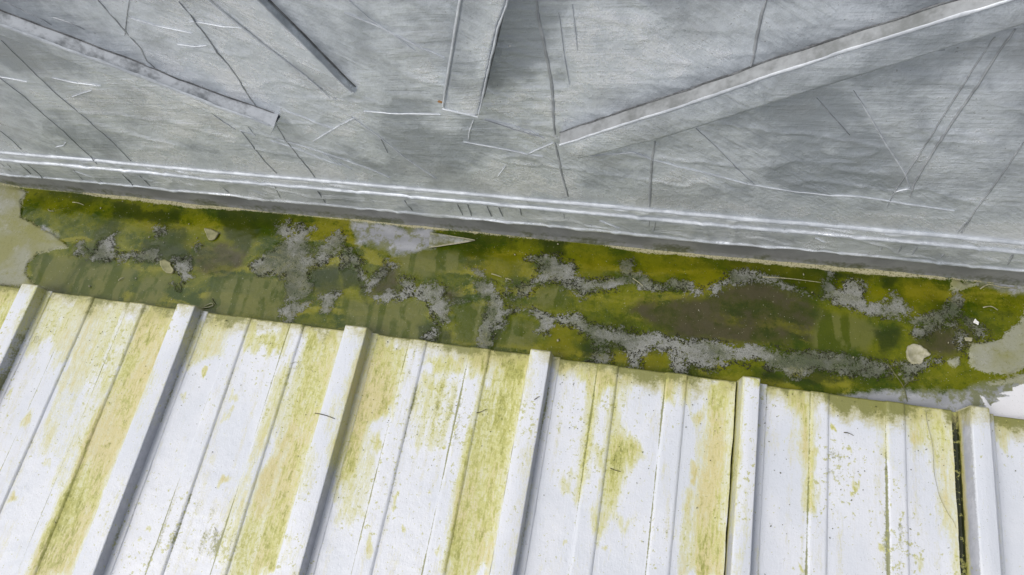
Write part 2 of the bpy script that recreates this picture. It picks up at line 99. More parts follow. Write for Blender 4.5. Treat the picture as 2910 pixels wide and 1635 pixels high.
# ------------------------------------------------------------------ helpers
def tag(o, label=None, cat=None, group=None, kind=None):
    if label: o['label'] = label
    if cat: o['category'] = cat
    if group: o['group'] = group
    if kind: o['kind'] = kind
    return o

def empty(name, loc=(0, 0, 0)):
    o = bpy.data.objects.new(name, None)
    o.empty_display_size = 0.05
    COL.objects.link(o)
    o.location = loc
    return o

def link(name, me, mat=None, parent=None, smooth=True):
    if mat: me.materials.append(mat)
    if smooth: me.polygons.foreach_set('use_smooth', [True] * len(me.polygons))
    o = bpy.data.objects.new(name, me)
    COL.objects.link(o)
    if parent:
        o.parent = parent
        o.matrix_parent_inverse = Matrix.Translation(-parent.location) if parent.type == 'EMPTY' else Matrix()
    return o

def mesh_from(name, verts, faces):
    me = bpy.data.meshes.new(name)
    me.from_pydata([tuple(map(float, v)) for v in verts], [], faces)
    me.update()
    return me

def grid(name, X, Y, Z, mat, parent, attrs=None, flip=False):
    r, c = X.shape
    me = bpy.data.meshes.new(name)
    co = np.stack([X, Y, Z], -1).reshape(-1, 3).astype(np.float32)
    i = np.arange(r * c).reshape(r, c)
    q = np.stack([i[:-1, :-1], i[:-1, 1:], i[1:, 1:], i[1:, :-1]], -1).reshape(-1, 4)
    if flip: q = q[:, ::-1]
    n = len(q)
    me.vertices.add(len(co)); me.vertices.foreach_set('co', co.ravel())
    me.loops.add(n * 4); me.loops.foreach_set('vertex_index', q.ravel().astype(np.int32))
    me.polygons.add(n); me.polygons.foreach_set('loop_start', np.arange(0, n * 4, 4, dtype=np.int32))
    me.update(calc_edges=True); me.validate()
    for k, v in (attrs or {}).items():
        a = me.attributes.new(k, 'FLOAT', 'POINT')
        a.data.foreach_set('value', np.asarray(v, np.float32).ravel())
    return link(name, me, mat, parent)

_lat = RNG.random((256, 256))
def vnoise(x, y):
    xi, yi = np.floor(x).astype(int), np.floor(y).astype(int)
    fx, fy = x - xi, y - yi
    fx, fy = fx * fx * (3 - 2 * fx), fy * fy * (3 - 2 * fy)
    g = lambda a, b: _lat[a & 255, b & 255]
    return (g(xi, yi) * (1 - fx) + g(xi + 1, yi) * fx) * (1 - fy) + (g(xi, yi + 1) * (1 - fx) + g(xi + 1, yi + 1) * fx) * fy
def fbm(x, y, s, o=4):
    v, a, t = 0, 1, 0
    for k in range(o):
        v = v + a * vnoise(x * s + 17.3 * k, y * s + 5.1 * k); t += a; a *= .5; s *= 2.03
    return v / t - .5                           # about -0.5 .. 0.5

def sdf(poly, x, y):                            # signed distance in mm, positive inside
    p = np.array(poly, float) * U
    d = np.full(x.shape, 1e9); ins = np.zeros(x.shape, bool)
    for k in range(len(p)):
        ax, ay = p[k]; bx, by = p[(k + 1) % len(p)]
        ex, ey = bx - ax, by - ay
        t = np.clip(((x - ax) * ex + (y - ay) * ey) / (ex * ex + ey * ey + 1e-12), 0, 1)
        d = np.minimum(d, (x - ax - t * ex) ** 2 + (y - ay - t * ey) ** 2)
        c = ((ay > y) != (by > y)) & (x < ex * (y - ay) / (ey if abs(ey) > 1e-12 else 1e-12) + ax)
        ins ^= c
    d = np.sqrt(d) * 1000
    return np.where(ins, d, -d)

def field(polys, x, y, lim=25.0):               # union of polygons, evaluated only near each one
    out = np.full(x.shape, -lim)
    for p in polys:
        a = np.array(p) * U
        m = (x > a[:, 0].min() - .03) & (x < a[:, 0].max() + .03) & (y > a[:, 1].min() - .03) & (y < a[:, 1].max() + .03)
        if m.any(): out[m] = np.maximum(out[m], sdf(p, x[m], y[m]))
    return np.clip(out, -lim, lim)

def sstep(v, a, b):
    t = np.clip((v - a) / (b - a), 0, 1)
    return t * t * (3 - 2 * t)

# ------------------------------------------------------------------ materials
class NT:
    def __init__(s, name):
        s.m = bpy.data.materials.new(name); s.m.use_nodes = True
        s.t = s.m.node_tree; s.t.nodes.clear()
        s.out = s.n('ShaderNodeOutputMaterial'); s.b = s.n('ShaderNodeBsdfPrincipled')
        s.l(s.b.outputs[0], s.out.inputs[0])
        s.tc = s.n('ShaderNodeTexCoord')
    def n(s, t): return s.t.nodes.new(t)
    def l(s, a, b): s.t.links.new(a, b)
    def put(s, sock, v):
        if hasattr(v, 'links') or isinstance(v, bpy.types.NodeSocket): s.l(v, sock)
        elif isinstance(v, tuple) and len(v) == 3 and sock.type == 'RGBA': sock.default_value = (*v, 1)
        else: sock.default_value = v
    def attr(s, name):
        a = s.n('ShaderNodeAttribute'); a.attribute_name = name; return a.outputs['Fac']
    def noise(s, scale, detail=5, rough=.55, stretch=None, rot=0, dist=0, off=(0, 0, 0)):
        v = s.tc.outputs['Object']
        if stretch or rot or off != (0, 0, 0):
            if rot:
                mp0 = s.n('ShaderNodeMapping'); mp0.inputs['Rotation'].default_value = rot if isinstance(rot, tuple) else (0, 0, rot)
                s.l(v, mp0.inputs[0]); v = mp0.outputs[0]
            mp = s.n('ShaderNodeMapping')
            if stretch: mp.inputs['Scale'].default_value = stretch
            mp.inputs['Location'].default_value = off
            s.l(v, mp.inputs[0]); v = mp.outputs[0]
        n = s.n('ShaderNodeTexNoise'); n.inputs['Scale'].default_value = scale
        n.inputs['Detail'].default_value = detail; n.inputs['Roughness'].default_value = rough
        n.inputs['Distortion'].default_value = dist
        s.l(v, n.inputs['Vector']); return n.outputs['Fac']
    def math(s, op, a, b=0.0, c=None, clamp=False):
        n = s.n('ShaderNodeMath'); n.operation = op; n.use_clamp = clamp
        s.put(n.inputs[0], a); s.put(n.inputs[1], b)
        if c is not None: s.put(n.inputs[2], c)
        return n.outputs[0]
    def ramp(s, v, a, b, lo=0.0, hi=1.0):
        n = s.n('ShaderNodeMapRange'); n.interpolation_type = 'SMOOTHSTEP'
        s.put(n.inputs['Value'], v)
        for k, q in (('From Min', a), ('From Max', b), ('To Min', lo), ('To Max', hi)): s.put(n.inputs[k], q)
        return n.outputs[0]
    def mix(s, f, a, b):
        n = s.n('ShaderNodeMix'); n.data_type = 'RGBA'
        s.put(n.inputs[0], f); s.put(n.inputs[6], a); s.put(n.inputs[7], b); return n.outputs[2]
    def add(s, *t):                              # sum of (socket, weight) pairs
        v = 0.0
        for a, w in t: v = s.math('MULTIPLY_ADD', a, w, v)
        return v
    def bump(s, h, dist=.001, strength=1.0):
        n = s.n('ShaderNodeBump'); n.inputs['Distance'].default_value = dist; n.inputs['Strength'].default_value = strength
        s.l(h, n.inputs['Height']); s.l(n.outputs[0], s.b.inputs['Normal'])
    def fin(s, col, rough=.5, metal=0.0, spec=.5):
        s.put(s.b.inputs['Base Color'], col); s.put(s.b.inputs['Roughness'], rough)
        s.put(s.b.inputs['Metallic'], metal); s.put(s.b.inputs['Specular IOR Level'], spec)
        return s.m

def edge(s, a, terms, soft=1.2):                 # ragged mask: distance field (mm) plus noise, thresholded
    v = a
    for n, w in terms: v = s.math('MULTIPLY_ADD', s.math('SUBTRACT', n, .5), w, v)
    return s.ramp(v, -soft, soft)

def mat_gutter():
    s = NT('algae_covered_metal')
    mid = s.noise(75, 5, .68, off=(3, 1, 0))
    fine, grain = s.noise(330, 3, .7), s.noise(850, 2, .6)
    sx, sy, big, cl = s.attr('sx'), s.attr('sy'), s.attr('big'), s.attr('cloud')
    m0, f0 = s.math('SUBTRACT', mid, .5), s.math('SUBTRACT', fine, .5)
    lacy = s.noise(210, 4, .75, off=(1, 6, 0), dist=1.0)
    c = s.mix(s.ramp(s.add((cl, 1.0), (m0, .95), (f0, .35), (s.math('SUBTRACT', lacy, .5), .35)), -.30, .30), (.032, .054, .002), (.128, .138, .004))
    c = s.mix(s.ramp(s.add((sx, 1.0), (m0, .5), (f0, .3)), .03, .22), c, (.175, .172, .012))
    c = s.mix(s.math('MULTIPLY', s.ramp(s.add((big, 1.0), (m0, .6)), .02, .26), .8), c, (.026, .040, .003))
    c = s.mix(s.math('MULTIPLY', s.ramp(s.add((mid, 1.0), (f0, .3)), .54, .74), .40), c, (.026, .042, .003))
    c = s.mix(s.math('MULTIPLY', s.ramp(s.add((lacy, 1.0), (sx, .5)), .54, .72), .38), c, (.190, .185, .030))
    ye = edge(s, s.attr('yellow'), [(mid, 16)], 11)
    c = s.mix(s.math('MULTIPLY', ye, s.ramp(s.add((sx, 1.0), (cl, .8)), -.3, .22, .15, .62)), c, (.150, .140, .005))
    wa = edge(s, s.attr('wash'), [(mid, 12)], 8)
    wc = s.mix(s.ramp(s.add((sy, 1.0), (m0, .4), (f0, .25)), -.04, .12), (.112, .120, .030), (.052, .070, .004))
    c = s.mix(s.math('MULTIPLY', wa, .85), c, wc)
    dk = edge(s, s.attr('dark'), [(mid, 22), (lacy, 14)], 6)
    c = s.mix(s.math('MULTIPLY', dk, .80), c, (.020, .032, .004))
    br = edge(s, s.math('ADD', s.attr('brown'), 3.0), [(mid, 22), (lacy, 10)], 12)
    bc = s.mix(s.ramp(s.add((cl, 1.0), (m0, 1.2)), -.25, .3), (.028, .030, .010), (.060, .053, .028))
    c = s.mix(s.math('MULTIPLY', br, s.ramp(s.add((cl, 1.0), (m0, .5)), -.25, .2, .50, .95)), c, bc)
    al = edge(s, s.attr('alu'), [(mid, 20), (fine, 8), (lacy, 10)], 6)
    ac = s.mix(s.ramp(sx, -.2, .2), (.25, .26, .28), (.35, .36, .39))
    ac = s.mix(s.math('MULTIPLY', s.ramp(s.add((mid, 1.0), (cl, .6)), .46, .64), .75), ac, (.13, .14, .03))
    c = s.mix(al, c, ac)
    a = s.attr('crust')
    dens = s.ramp(a, -9, 15)
    lx = s.add((lacy, 1.0), (f0, .30), (m0, .50), (s.math('SUBTRACT', dens, .5), .44))
    cr = s.ramp(lx, .545, .60)
    rim = s.math('MULTIPLY', s.ramp(lx, .44, .56), s.ramp(s.add((grain, 1.0), (m0, .5)), .42, .58))
    cc = s.mix(s.ramp(s.add((mid, 1.0), (cl, .7)), .35, .68), (.17, .175, .15), (.27, .275, .265))
    cc = s.mix(s.math('MULTIPLY', s.ramp(fine, .50, .66), .40), cc, (.14, .15, .085))
    c = s.mix(s.math('MULTIPLY', rim, .60), c, (.024, .030, .008))
    c = s.mix(s.math('MULTIPLY', cr, s.ramp(s.add((cl, 1.0), (sx, .6)), -.25, .18, .38, .92)), c, cc)
    c = s.mix(s.math('MULTIPLY', s.math('MULTIPLY', cr, s.ramp(grain, .56, .64)), .75), c, (.03, .036, .014))
    ce = edge(s, s.attr('cream'), [(mid, 14), (fine, 10), (lacy, 16)], 1.2)
    kc = s.mix(s.ramp(cl, -.2, .2), (.23, .23, .105), (.27, .275, .21))
    kc = s.mix(s.math('MULTIPLY', s.ramp(s.add((mid, 1.0), (sx, .8), (f0, .5)), .46, .72), .65), kc, (.22, .22, .075))
    kc = s.mix(s.math('MULTIPLY', s.ramp(s.add((big, 1.0), (m0, .6)), .02, .22), .6), kc, (.36, .365, .36))
    kc = s.mix(s.math('MULTIPLY', s.ramp(fine, .64, .72), .7), kc, (.12, .12, .06))
    kc = s.mix(s.math('MULTIPLY', s.ramp(s.add((lacy, 1.0), (m0, .4)), .52, .68), .55), kc, (.17, .17, .07))
    c = s.mix(ce, c, kc)
    li = edge(s, s.attr('scum'), [(mid, 9), (fine, 9), (grain, 3)], .8)
    lc = s.mix(s.ramp(fine, .48, .66), (.46, .43, .28), (.15, .145, .06))
    c = s.mix(s.math('MULTIPLY', li, .9), c, lc)
    wh = edge(s, s.attr('white'), [(mid, 6), (fine, 3)], .7)
    c = s.mix(wh, c, (.68, .68, .71))
    c = s.mix(s.math('MULTIPLY', s.ramp(grain, .65, .74), .5), c, (.035, .042, .012))
    c = s.mix(s.math('MULTIPLY', s.ramp(s.noise(420, 1, .5, off=(5, 5, 0)), .74, .77), .55), c, (.42, .42, .30))
    s.bump(s.add((mid, .8), (s.math('MULTIPLY', s.add((fine, .9), (grain, .5)), s.math('ADD', cr, .15)), 1.0)), .0010, .7)
    rough = s.ramp(cr, 0, 1, .11, .42)
    rough = s.math('MAXIMUM', rough, s.math('MULTIPLY', s.math('MAXIMUM', ce, li), .7))
    return s.fin(c, rough, 0, .24)

def mat_panel():
    s = NT('stained_white_paint')
    mid = s.noise(60, 5, .68)
    fine = s.noise(330, 3, .7)
    sf = s.noise(230, 4, .68, stretch=(1.5, .33, 1), off=(4, 0, 0))
    sy, big = s.attr('sy'), s.attr('big')
    m0, f0, s0 = (s.math('SUBTRACT', q, .5) for q in (mid, fine, sf))
    white = s.mix(s.ramp(big, -.2, .2), (.61, .64, .70), (.68, .70, .75))
    white = s.mix(s.math('MULTIPLY', s.ramp(s.add((sy, 1.0), (s0, .4)), .02, .3), .4), white, (.60, .60, .615))
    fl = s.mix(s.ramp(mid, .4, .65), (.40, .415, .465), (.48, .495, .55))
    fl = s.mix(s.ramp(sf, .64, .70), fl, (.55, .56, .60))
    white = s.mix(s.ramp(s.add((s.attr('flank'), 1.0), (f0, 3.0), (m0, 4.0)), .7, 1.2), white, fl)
    st = s.attr('stain')
    v = s.add((s.math('ADD', st, -.01), 1.0), (sy, .75), (s0, 1.05), (m0, .35), (f0, .55))
    yel = s.mix(s.ramp(s.add((sf, .8), (big, .9)), .30, .52), (.56, .49, .23), (.52, .51, .17))
    c = s.mix(s.math('MULTIPLY', s.ramp(v, .05, .50), .62), white, (.58, .575, .30))
    c = s.mix(s.math('MULTIPLY', s.ramp(v, .32, .86), .86), c, yel)
    ol = s.mix(s.ramp(mid, .4, .6), (.36, .35, .065), (.23, .24, .035))
    c = s.mix(s.math('MULTIPLY', s.ramp(s.add((v, 1.0), (big, .35)), .78, 1.10), .8), c, ol)
    c = s.mix(s.math('MULTIPLY', s.ramp(v, 1.10, 1.32), .8), c, (.10, .10, .022))
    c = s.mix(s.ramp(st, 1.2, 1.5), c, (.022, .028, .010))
    # algae along the top edge and in the creases
    tp = s.add((s.math('SUBTRACT', s.attr('top'), 4.0), 1.0), (m0, 60), (big, 60), (f0, 30), (sy, 25))
    c = s.mix(s.math('MULTIPLY', s.ramp(tp, 30, 4), .78), c, (.44, .41, .17))
    c = s.mix(s.math('MULTIPLY', s.ramp(tp, 11, -6), .85), c, (.17, .175, .035))
    ln = s.add((s.attr('line'), 1.0), (sy, 1.3), (big, 1.3), (m0, .8), (f0, .9))
    c = s.mix(s.math('MULTIPLY', s.ramp(ln, .50, .85), .85), c, (.17, .18, .045))
    # scattered specks and mottles
    sp = s.add((s.noise(150, 3, .65, off=(1, 3, 0)), 1.0), (st, .07), (big, .26))
    c = s.mix(s.math('MULTIPLY', s.ramp(sp, .63, .70), .75), c, (.42, .42, .13))
    c = s.mix(s.math('MULTIPLY', s.ramp(s.noise(430, 2, .6, off=(8, 1, 0)), .70, .735), .75), c, (.14, .15, .06))
    s.bump(s.add((sf, .7), (mid, .9), (fine, .35)), .0010, .65)
    return s.fin(c, s.ramp(v, .3, .9, .30, .55), 0, .5)

def mat_wall(name='aluminium_coating', a=(.39, .43, .475), b=(.68, .73, .79)):
    s = NT(name)
    big, mid = s.noise(6.5, 4, .6), s.noise(38, 5, .65)
    fine = s.noise(420, 3, .7)
    bx = s.noise(42, 6, .72, stretch=(.26, 1, 3.4), rot=(0, .10, 0), dist=.7)
    bd = s.noise(46, 6, .72, stretch=(.20, 1, 3.4), rot=(0, -.62, 0), dist=.5)
    fx = s.noise(260, 3, .7, stretch=(.16, 1, 2.6), rot=(0, .06, 0))
    sel = s.ramp(s.noise(3.1, 2, .5, off=(4, 0, 9)), .45, .55)
    brush = s.math('ADD', s.math('MULTIPLY', bx, s.math('SUBTRACT', 1.0, sel)), s.math('MULTIPLY', bd, sel))
    t = s.add((s.math('SUBTRACT', brush, .5), .95), (s.math('SUBTRACT', big, .5), 3.6), (s.math('SUBTRACT', mid, .5), 1.9), (s.math('SUBTRACT', fx, .5), .12), (s.attr('tone'), 1.25))
    t = s.math('ADD', t, .54)
    c = s.mix(s.ramp(t, -.1, .95), a, b)
    c = s.mix(s.math('MULTIPLY', s.ramp(t, .85, 1.45), .9), c, (.80, .83, .88))
    c = s.mix(s.math('MULTIPLY', s.ramp(s.noise(9, 4, .6, off=(9, 4, 2)), .52, .66), .45), c, (.40, .425, .45))
    c = s.mix(s.math('MULTIPLY', s.ramp(s.noise(260, 2, .5, off=(2, 2, 2)), .72, .76), .6), c, (.15, .155, .16))
    s.bump(s.add((brush, .8), (fine, .08), (mid, 1.5), (fx, .06)), .0024, .85)
    return s.fin(c, s.ramp(t, .2, 1.2, .40, .27), .50, .5)

def mat_plain(name, c1, c2, scale=60, rough=.6, metal=0.0, bump=.0006, thr=(.4, .62)):
    s = NT(name)
    n, f = s.noise(scale, 5, .65), s.noise(scale * 6, 3, .6)
    c = s.mix(s.ramp(s.add((n, .75), (f, .25)), *thr), c1, c2)
    s.bump(s.add((n, .6), (f, .5)), bump, .8)
    return s.fin(c, rough, metal, .4)

M_gutter, M_panel, M_wall = mat_gutter(), mat_panel(), mat_wall()
M_skirt = mat_wall('aluminium_coating_skirt', (.50, .54, .59), (.74, .78, .83))
M_bead = mat_plain('worn_bead', (.42, .455, .50), (.63, .67, .72), 24, .42, .15, thr=(.40, .64))
M_crease = mat_plain('crease_wear', (.42, .45, .49), (.63, .67, .715), 26, .42, .15, thr=(.40, .62))
M_drip = mat_plain('drip_stain', (.26, .28, .305), (.42, .445, .475), 26, .38, .2)
M_upstand = mat_plain('grimy_upstand', (.16, .165, .16), (.24, .245, .24), 24, .6)
M_ledge = mat_plain('grimy_ledge', (.22, .235, .25), (.56, .59, .63), 30, .45, .2, thr=(.34, .56))
M_ledge2 = mat_plain('grey_ledge', (.18, .19, .19), (.34, .355, .37), 24, .5, .1, thr=(.36, .62))
M_joint = mat_plain('dirty_joint', (.07, .075, .08), (.17, .18, .19), 60, .6)
M_under = mat_plain('dark_algae', (.030, .036, .012), (.07, .075, .03), 60, .7)
M_deck = mat_plain('deck_board', (.05, .05, .045), (.09, .09, .08), 30, .8)
M_ground = mat_plain('ground_gravel', (.16, .155, .14), (.26, .25, .23), 3, .9)
M_flake = mat_plain('dried_scale', (.17, .17, .075), (.27, .26, .14), 90, .6, thr=(.35, .65))
M_flake2 = mat_plain('dried_scale_pale', (.26, .25, .15), (.42, .40, .30), 90, .6, thr=(.35, .65))
M_chip = mat_plain('white_chip', (.72, .72, .70), (.82, .82, .80), 200, .5)
M_twig = mat_plain('twig_bark', (.055, .05, .025), (.13, .11, .06), 400, .8)
M_fibre = mat_plain('dry_fibre', (.26, .25, .13), (.44, .42, .28), 300, .7)
M_grass = mat_plain('dark_fibre', (.06, .07, .02), (.15, .15, .06), 300, .7)
M_dirt = mat_plain('dirt_crumb', (.018, .022, .008), (.07, .07, .03), 500, .8)
M_rust = mat_plain('rust', (.30, .14, .04), (.45, .26, .12), 300, .8)

# ------------------------------------------------------------------ structure far below
g = mesh_from('ground', [(-600, -600, -3.2), (600, -600, -3.2), (600, 600, -3.2), (-600, 600, -3.2)], [(0, 1, 2, 3)])
tag(link('ground', g, M_ground), kind='structure')
def box(name, lo, hi, mat, parent=None):
    x0, y0, z0 = lo; x1, y1, z1 = hi
    v = [(x0, y0, z0), (x1, y0, z0), (x1, y1, z0), (x0, y1, z0), (x0, y0, z1), (x1, y0, z1), (x1, y1, z1), (x0, y1, z1)]
    f = [(0, 3, 2, 1), (4, 5, 6, 7), (0, 1, 5, 4), (1, 2, 6, 5), (2, 3, 7, 6), (3, 0, 4, 7)]
    return link(name, mesh_from(name, v, f), mat, parent, smooth=False)
tag(box('roof_deck', (-1.8, -.9, -.12), (1.5, .70, -.034), M_deck), kind='structure')

def axis(a, b, step, fine_a, fine_b, coarse):
    v = list(np.arange(fine_a, fine_b, step)) + [fine_b]
    if a < fine_a: v = list(np.linspace(a, fine_a, max(2, int((fine_a - a) / coarse)), endpoint=False)) + v
    if b > fine_b: v = v + list(np.linspace(fine_b, b, max(2, int((b - fine_b) / coarse)) + 1)[1:])
    return np.array(v)

# ------------------------------------------------------------------ gutter
gutter = tag(empty('valley_gutter', (-.3, .44, ZF)), 'shallow roof gutter floor covered in olive green algae and grey crust along the wall', 'gutter', kind='thing')
gx = axis(-1.75, 1.40, .0019, -1.22, .62, .02)
gy = axis(.27, .5545, .0019, .325, .5545, .01)
X, Y = np.meshgrid(gx, gy)
WX = X + .016 * fbm(X, Y, 26, 4) + .006 * fbm(X + 5, Y, 130, 3)
WY = Y + .014 * fbm(X + 2, Y + 7, 30, 4) + .006 * fbm(X, Y + 5, 130, 3)
A = {k: field(D[k], WX, WY) for k in ('crust', 'brown', 'wash', 'dark', 'yellow', 'alu')}
A.update({k: field(D[k], X + .3 * (WX - X), Y + .3 * (WY - Y)) for k in ('cream', 'white')})
lace = np.abs(fbm(WX, WY, 38, 4)) * 2                      # vein pattern that breaks the crust into lace
A['crust'] = np.clip(A['crust'] * .8 + 5.0 + 16 * fbm(X, Y, 42, 4) - 7 * lace * (X < -.15) + 2.5 * (X < -.15), -25, 25)
A['sx'] = fbm(X * .35 + .3 * fbm(X, Y, 6, 3), Y * 2.8 + .12 * fbm(X, Y, 9, 3), 20, 5)
A['sy'] = fbm(X * 3.0 + .16 * (Y - .4), Y * .30 + .1 * fbm(X, Y, 20, 2), 30, 4)
A['big'] = fbm(WX + .05 * fbm(X, Y, 9, 3), WY + .05 * fbm(Y, X, 9, 3), 13, 5)
A['cloud'] = fbm(WX + .08 * fbm(X + 9, Y, 7, 3), WY + .06 * fbm(Y, X + 4, 7, 3), 22, 5)
wallline = .5488 + .0015 * fbm(X, X * 0, 9) * 2
A['scum'] = np.clip(2.6 + 9 * fbm(X, X * 0 + 3, 6, 4) * 2 - np.abs(Y - wallline) * 1000, -25, 25)
Z = ZF + .0035 * fbm(X, Y, 5, 3) + .0012 * fbm(X, Y, 45, 4)
Z += .0011 * sstep(A['crust'] + 14 * fbm(X, Y, 60, 4), -1, 3) * (.5 + fbm(X, Y, 260, 3))
Z += .0028 * sstep(A['cream'] + 8 * fbm(X, Y, 70, 4), -1, 2)
Z += .0010 * sstep(A['white'], -1, 1) + .0009 * sstep(A['scum'], -2, 2)
Z -= .0012 * sstep(A['brown'], -10, 15)
Z += .006 * sstep(Y, .548, .5545)
floor = grid('gutter_floor', X, Y, Z, M_gutter, gutter, A)

LAP_RIMS = []
# triangular lap of the floor sheet, lifted at its two free edges
fl = np.array(D['flap']) * U
vs, fs = [], []
n = 10
for i in range(n + 1):
    for j in range(n + 1):
        a, b = i / n, j / n
        p = fl[0] * (1 - a) + (fl[1] * (1 - b) + fl[2] * b) * a
        lift = .0012 + .0028 * a * (.55 + .45 * b)
        vs.append((p[0], p[1], ZF + lift + .0006 * math.sin(9 * a + 4 * b)))
for i in range(n):
    for j in range(n):
        q = i * (n + 1) + j
        fs.append((q, q + n + 1, q + n + 2, q + 1))
me = mesh_from('metal_lap', vs, fs)
lap_mat = mat_plain('lap_metal', (.13, .135, .05), (.30, .31, .29), 45, .45, .1)
lap = link('metal_lap', me, lap_mat, gutter)
for q0, q1, a in ((0, 1, .0018), (1, 2, .0026)):
    e0, e1 = fl[q0], fl[q1]
    ribbon_pts = [(e0[0] + (e1[0] - e0[0]) * t, e0[1] + (e1[1] - e0[1]) * t, ZF + .0042 * (t if q0 == 0 else .62 + .38 * t) + .0006) for t in np.linspace(0, 1, 9)]
    LAP_RIMS.append((ribbon_pts, a))
md = lap.modifiers.new('thick', 'SOLIDIFY'); md.thickness = .0012; md.offset = -1

def ribbon(name, pts, width, height, mat, parent, taper=.35, jitter=.25, seg=.006, axis_n=(0, 0, 1)):
    """low rounded strip along a polyline lying on a plane with normal axis_n"""
    P = [Vector(p) for p in pts]
    Q = []
    for a, b in zip(P[:-1], P[1:]):
        k = max(1, int((b - a).length / seg))
        Q += [a.lerp(b, i / k) for i in range(k)]
    Q.append(P[-1])
    N = Vector(axis_n)
    v, f = [], []
    L = len(Q)
    ph = random.random() * 50
    for i, q in enumerate(Q):
        t = (Q[min(i + 1, L - 1)] - Q[max(i - 1, 0)]).normalized()
        s = N.cross(t).normalized()
        u = i / max(1, L - 1)
        e = min(1, taper + (1 - taper) * min(u, 1 - u) * 6)
        w = width * .5 * e * (1 + jitter * 2 * float(fbm(np.array(ph + i * .35), np.array(ph), 1, 2)))
        q = q + s * (width * jitter * 1.2 * float(fbm(np.array(ph + i * .13), np.array(ph + 9), 1, 2)))
        for k, (a, hh) in enumerate(((-1, -.35), (-.62, .75), (0, 1), (.62, .75), (1, -.35))):
            v.append(q + s * (w * a) + N * (height * hh))
    for i in range(L - 1):
        for k in range(4):
            a = i * 5 + k
            f.append((a, a + 1, a + 6, a + 5))
    return link(name, mesh_from(name, v, f), mat, parent)

for ribbon_pts, a in LAP_RIMS: ribbon('rim', ribbon_pts, a, .0008, M_flake2, lap, .4, .3, .003)
# ------------------------------------------------------------------ wall
wall = tag(empty('metal_wall', (-.3, YW, 0)), 'upright silver coated sheet metal wall with diagonal stiffeners above the gutter', 'wall', kind='thing')
def wall_out(z):                                  # how far the cladding stands proud of the wall plane
    o = np.zeros_like(z)
    for zc, r, d in ((.1045, .0026, .0032), (.1248, .0026, .0030)):
        o += d * np.sqrt(np.clip(1 - ((z - zc) / r) ** 2, 0, 1))
    o += .0025 * sstep(z, .128, .116) + .0015 * sstep(z, .106, .098)
    o += .0022 * np.sqrt(np.clip(1 - ((z - .0542) / .0032) ** 2, 0, 1))
    return o
def relief(x, z):                                 # oil-canning, small dents and wrinkles in the thin sheet
    up = sstep(z, .12, .2)
    wr = 1 - np.clip(np.abs(fbm(x * .55 + .05 * fbm(z, x, 9, 2), z * 1.7 + .22 * x, 13, 3)) * 9, 0, 1)
    patch = sstep(fbm(x + 3, z, 3.5, 2), -.02, .18)
    return .0055 * fbm(x, z, 3.2, 3) + .0016 * fbm(x, z, 20, 3) * up - .0016 * wr * wr * patch * up
wx = axis(-1.75, 1.40, .003, -1.25, .62, .02)
def wall_part(name, z0, z1, step, mat):
    wz = np.linspace(z0, z1, max(3, int(round((z1 - z0) / step)) + 1))
    X, Zz = np.meshgrid(wx, wz)
    oil = relief(X, Zz)
    wob = .0042 * fbm(X, X * 0 + 4, 9, 5) * sstep(Zz, .2, .1)
    Yy = YW - wall_out(Zz + wob) + oil * sstep(Zz, .05, .2)
    sk = sstep(Zz, .128, .118)
    Yy = Yy - sk * (.0022 * fbm(X, Zz * 2.5, 22, 4) + .0016 * np.clip(1 - np.abs(fbm(X + .5 * Zz, Zz * 1.2, 16, 2)) * 14, 0, 1))
    Zo = Zz + (0.008 * fbm(X, X * 0 + 8, 11, 4) * sstep(Zz, .062, .052))
    tone = np.zeros_like(X)
    for p, s_ in D['tone']:
        tone += s_ * sstep(sdf(p, X, Zz) + 40 * fbm(X, Zz, 12, 4), -14, 14)
    tone += .8 * sstep(np.abs(Zz - .140), .045, .0) * (.5 + fbm(X, Zz * .5, 12, 3) * 1.8)
    return grid(name, X, Yy, Zo, mat, wall, {'tone': tone})
wall_part('wall_sheet', .1284, .96, .003, M_wall)
wall_part('upper_bead', .1218, .1284, .0008, M_bead)
wall_part('bead_channel', .1074, .1218, .0012, M_skirt)
wall_part('lower_bead', .1010, .1074, .0008, M_bead)
wall_part('skirt', .0520, .1010, .00125, M_skirt)
# recessed upstand behind the skirt, with algae creeping up from the floor
uz = np.arange(-.019, .074, .0025)
X, Zz = np.meshgrid(axis(-1.75, 1.40, .004, -1.22, .62, .02), uz)
up_mat = NT('upstand_metal')
n1, n2 = up_mat.noise(14, 5, .6), up_mat.noise(160, 4, .65)
cc = up_mat.mix(up_mat.ramp(n1, .35, .65), (.21, .215, .215), (.31, .315, .32))
al = up_mat.ramp(up_mat.add((up_mat.attr('low'), 1.0), (up_mat.math('SUBTRACT', n1, .5), 2.2), (up_mat.math('SUBTRACT', n2, .5), .9)), .75, 1.35)
cc = up_mat.mix(up_mat.math('MULTIPLY', al, .85), cc, (.060, .070, .014))
up_mat.bump(n2, .0008, .7)
up_mat.fin(cc, .55, 0, .4)
grid('upstand', X, .5520 + .0012 * fbm(X, Zz, 20, 3) + .004 * sstep(Zz, -.008, -.019) * -1, Zz, up_mat.m, wall, {'low': sstep(Zz, .030, -.012)})
box('wall_core', (-1.75, .558, -.03), (1.40, .62, .955), M_deck, wall)

def surf_y(x, z):
    x, z = np.array(x), np.array(z)
    oil = relief(x, z)
    return float(YW - wall_out(z) + oil * sstep(z, .05, .2))

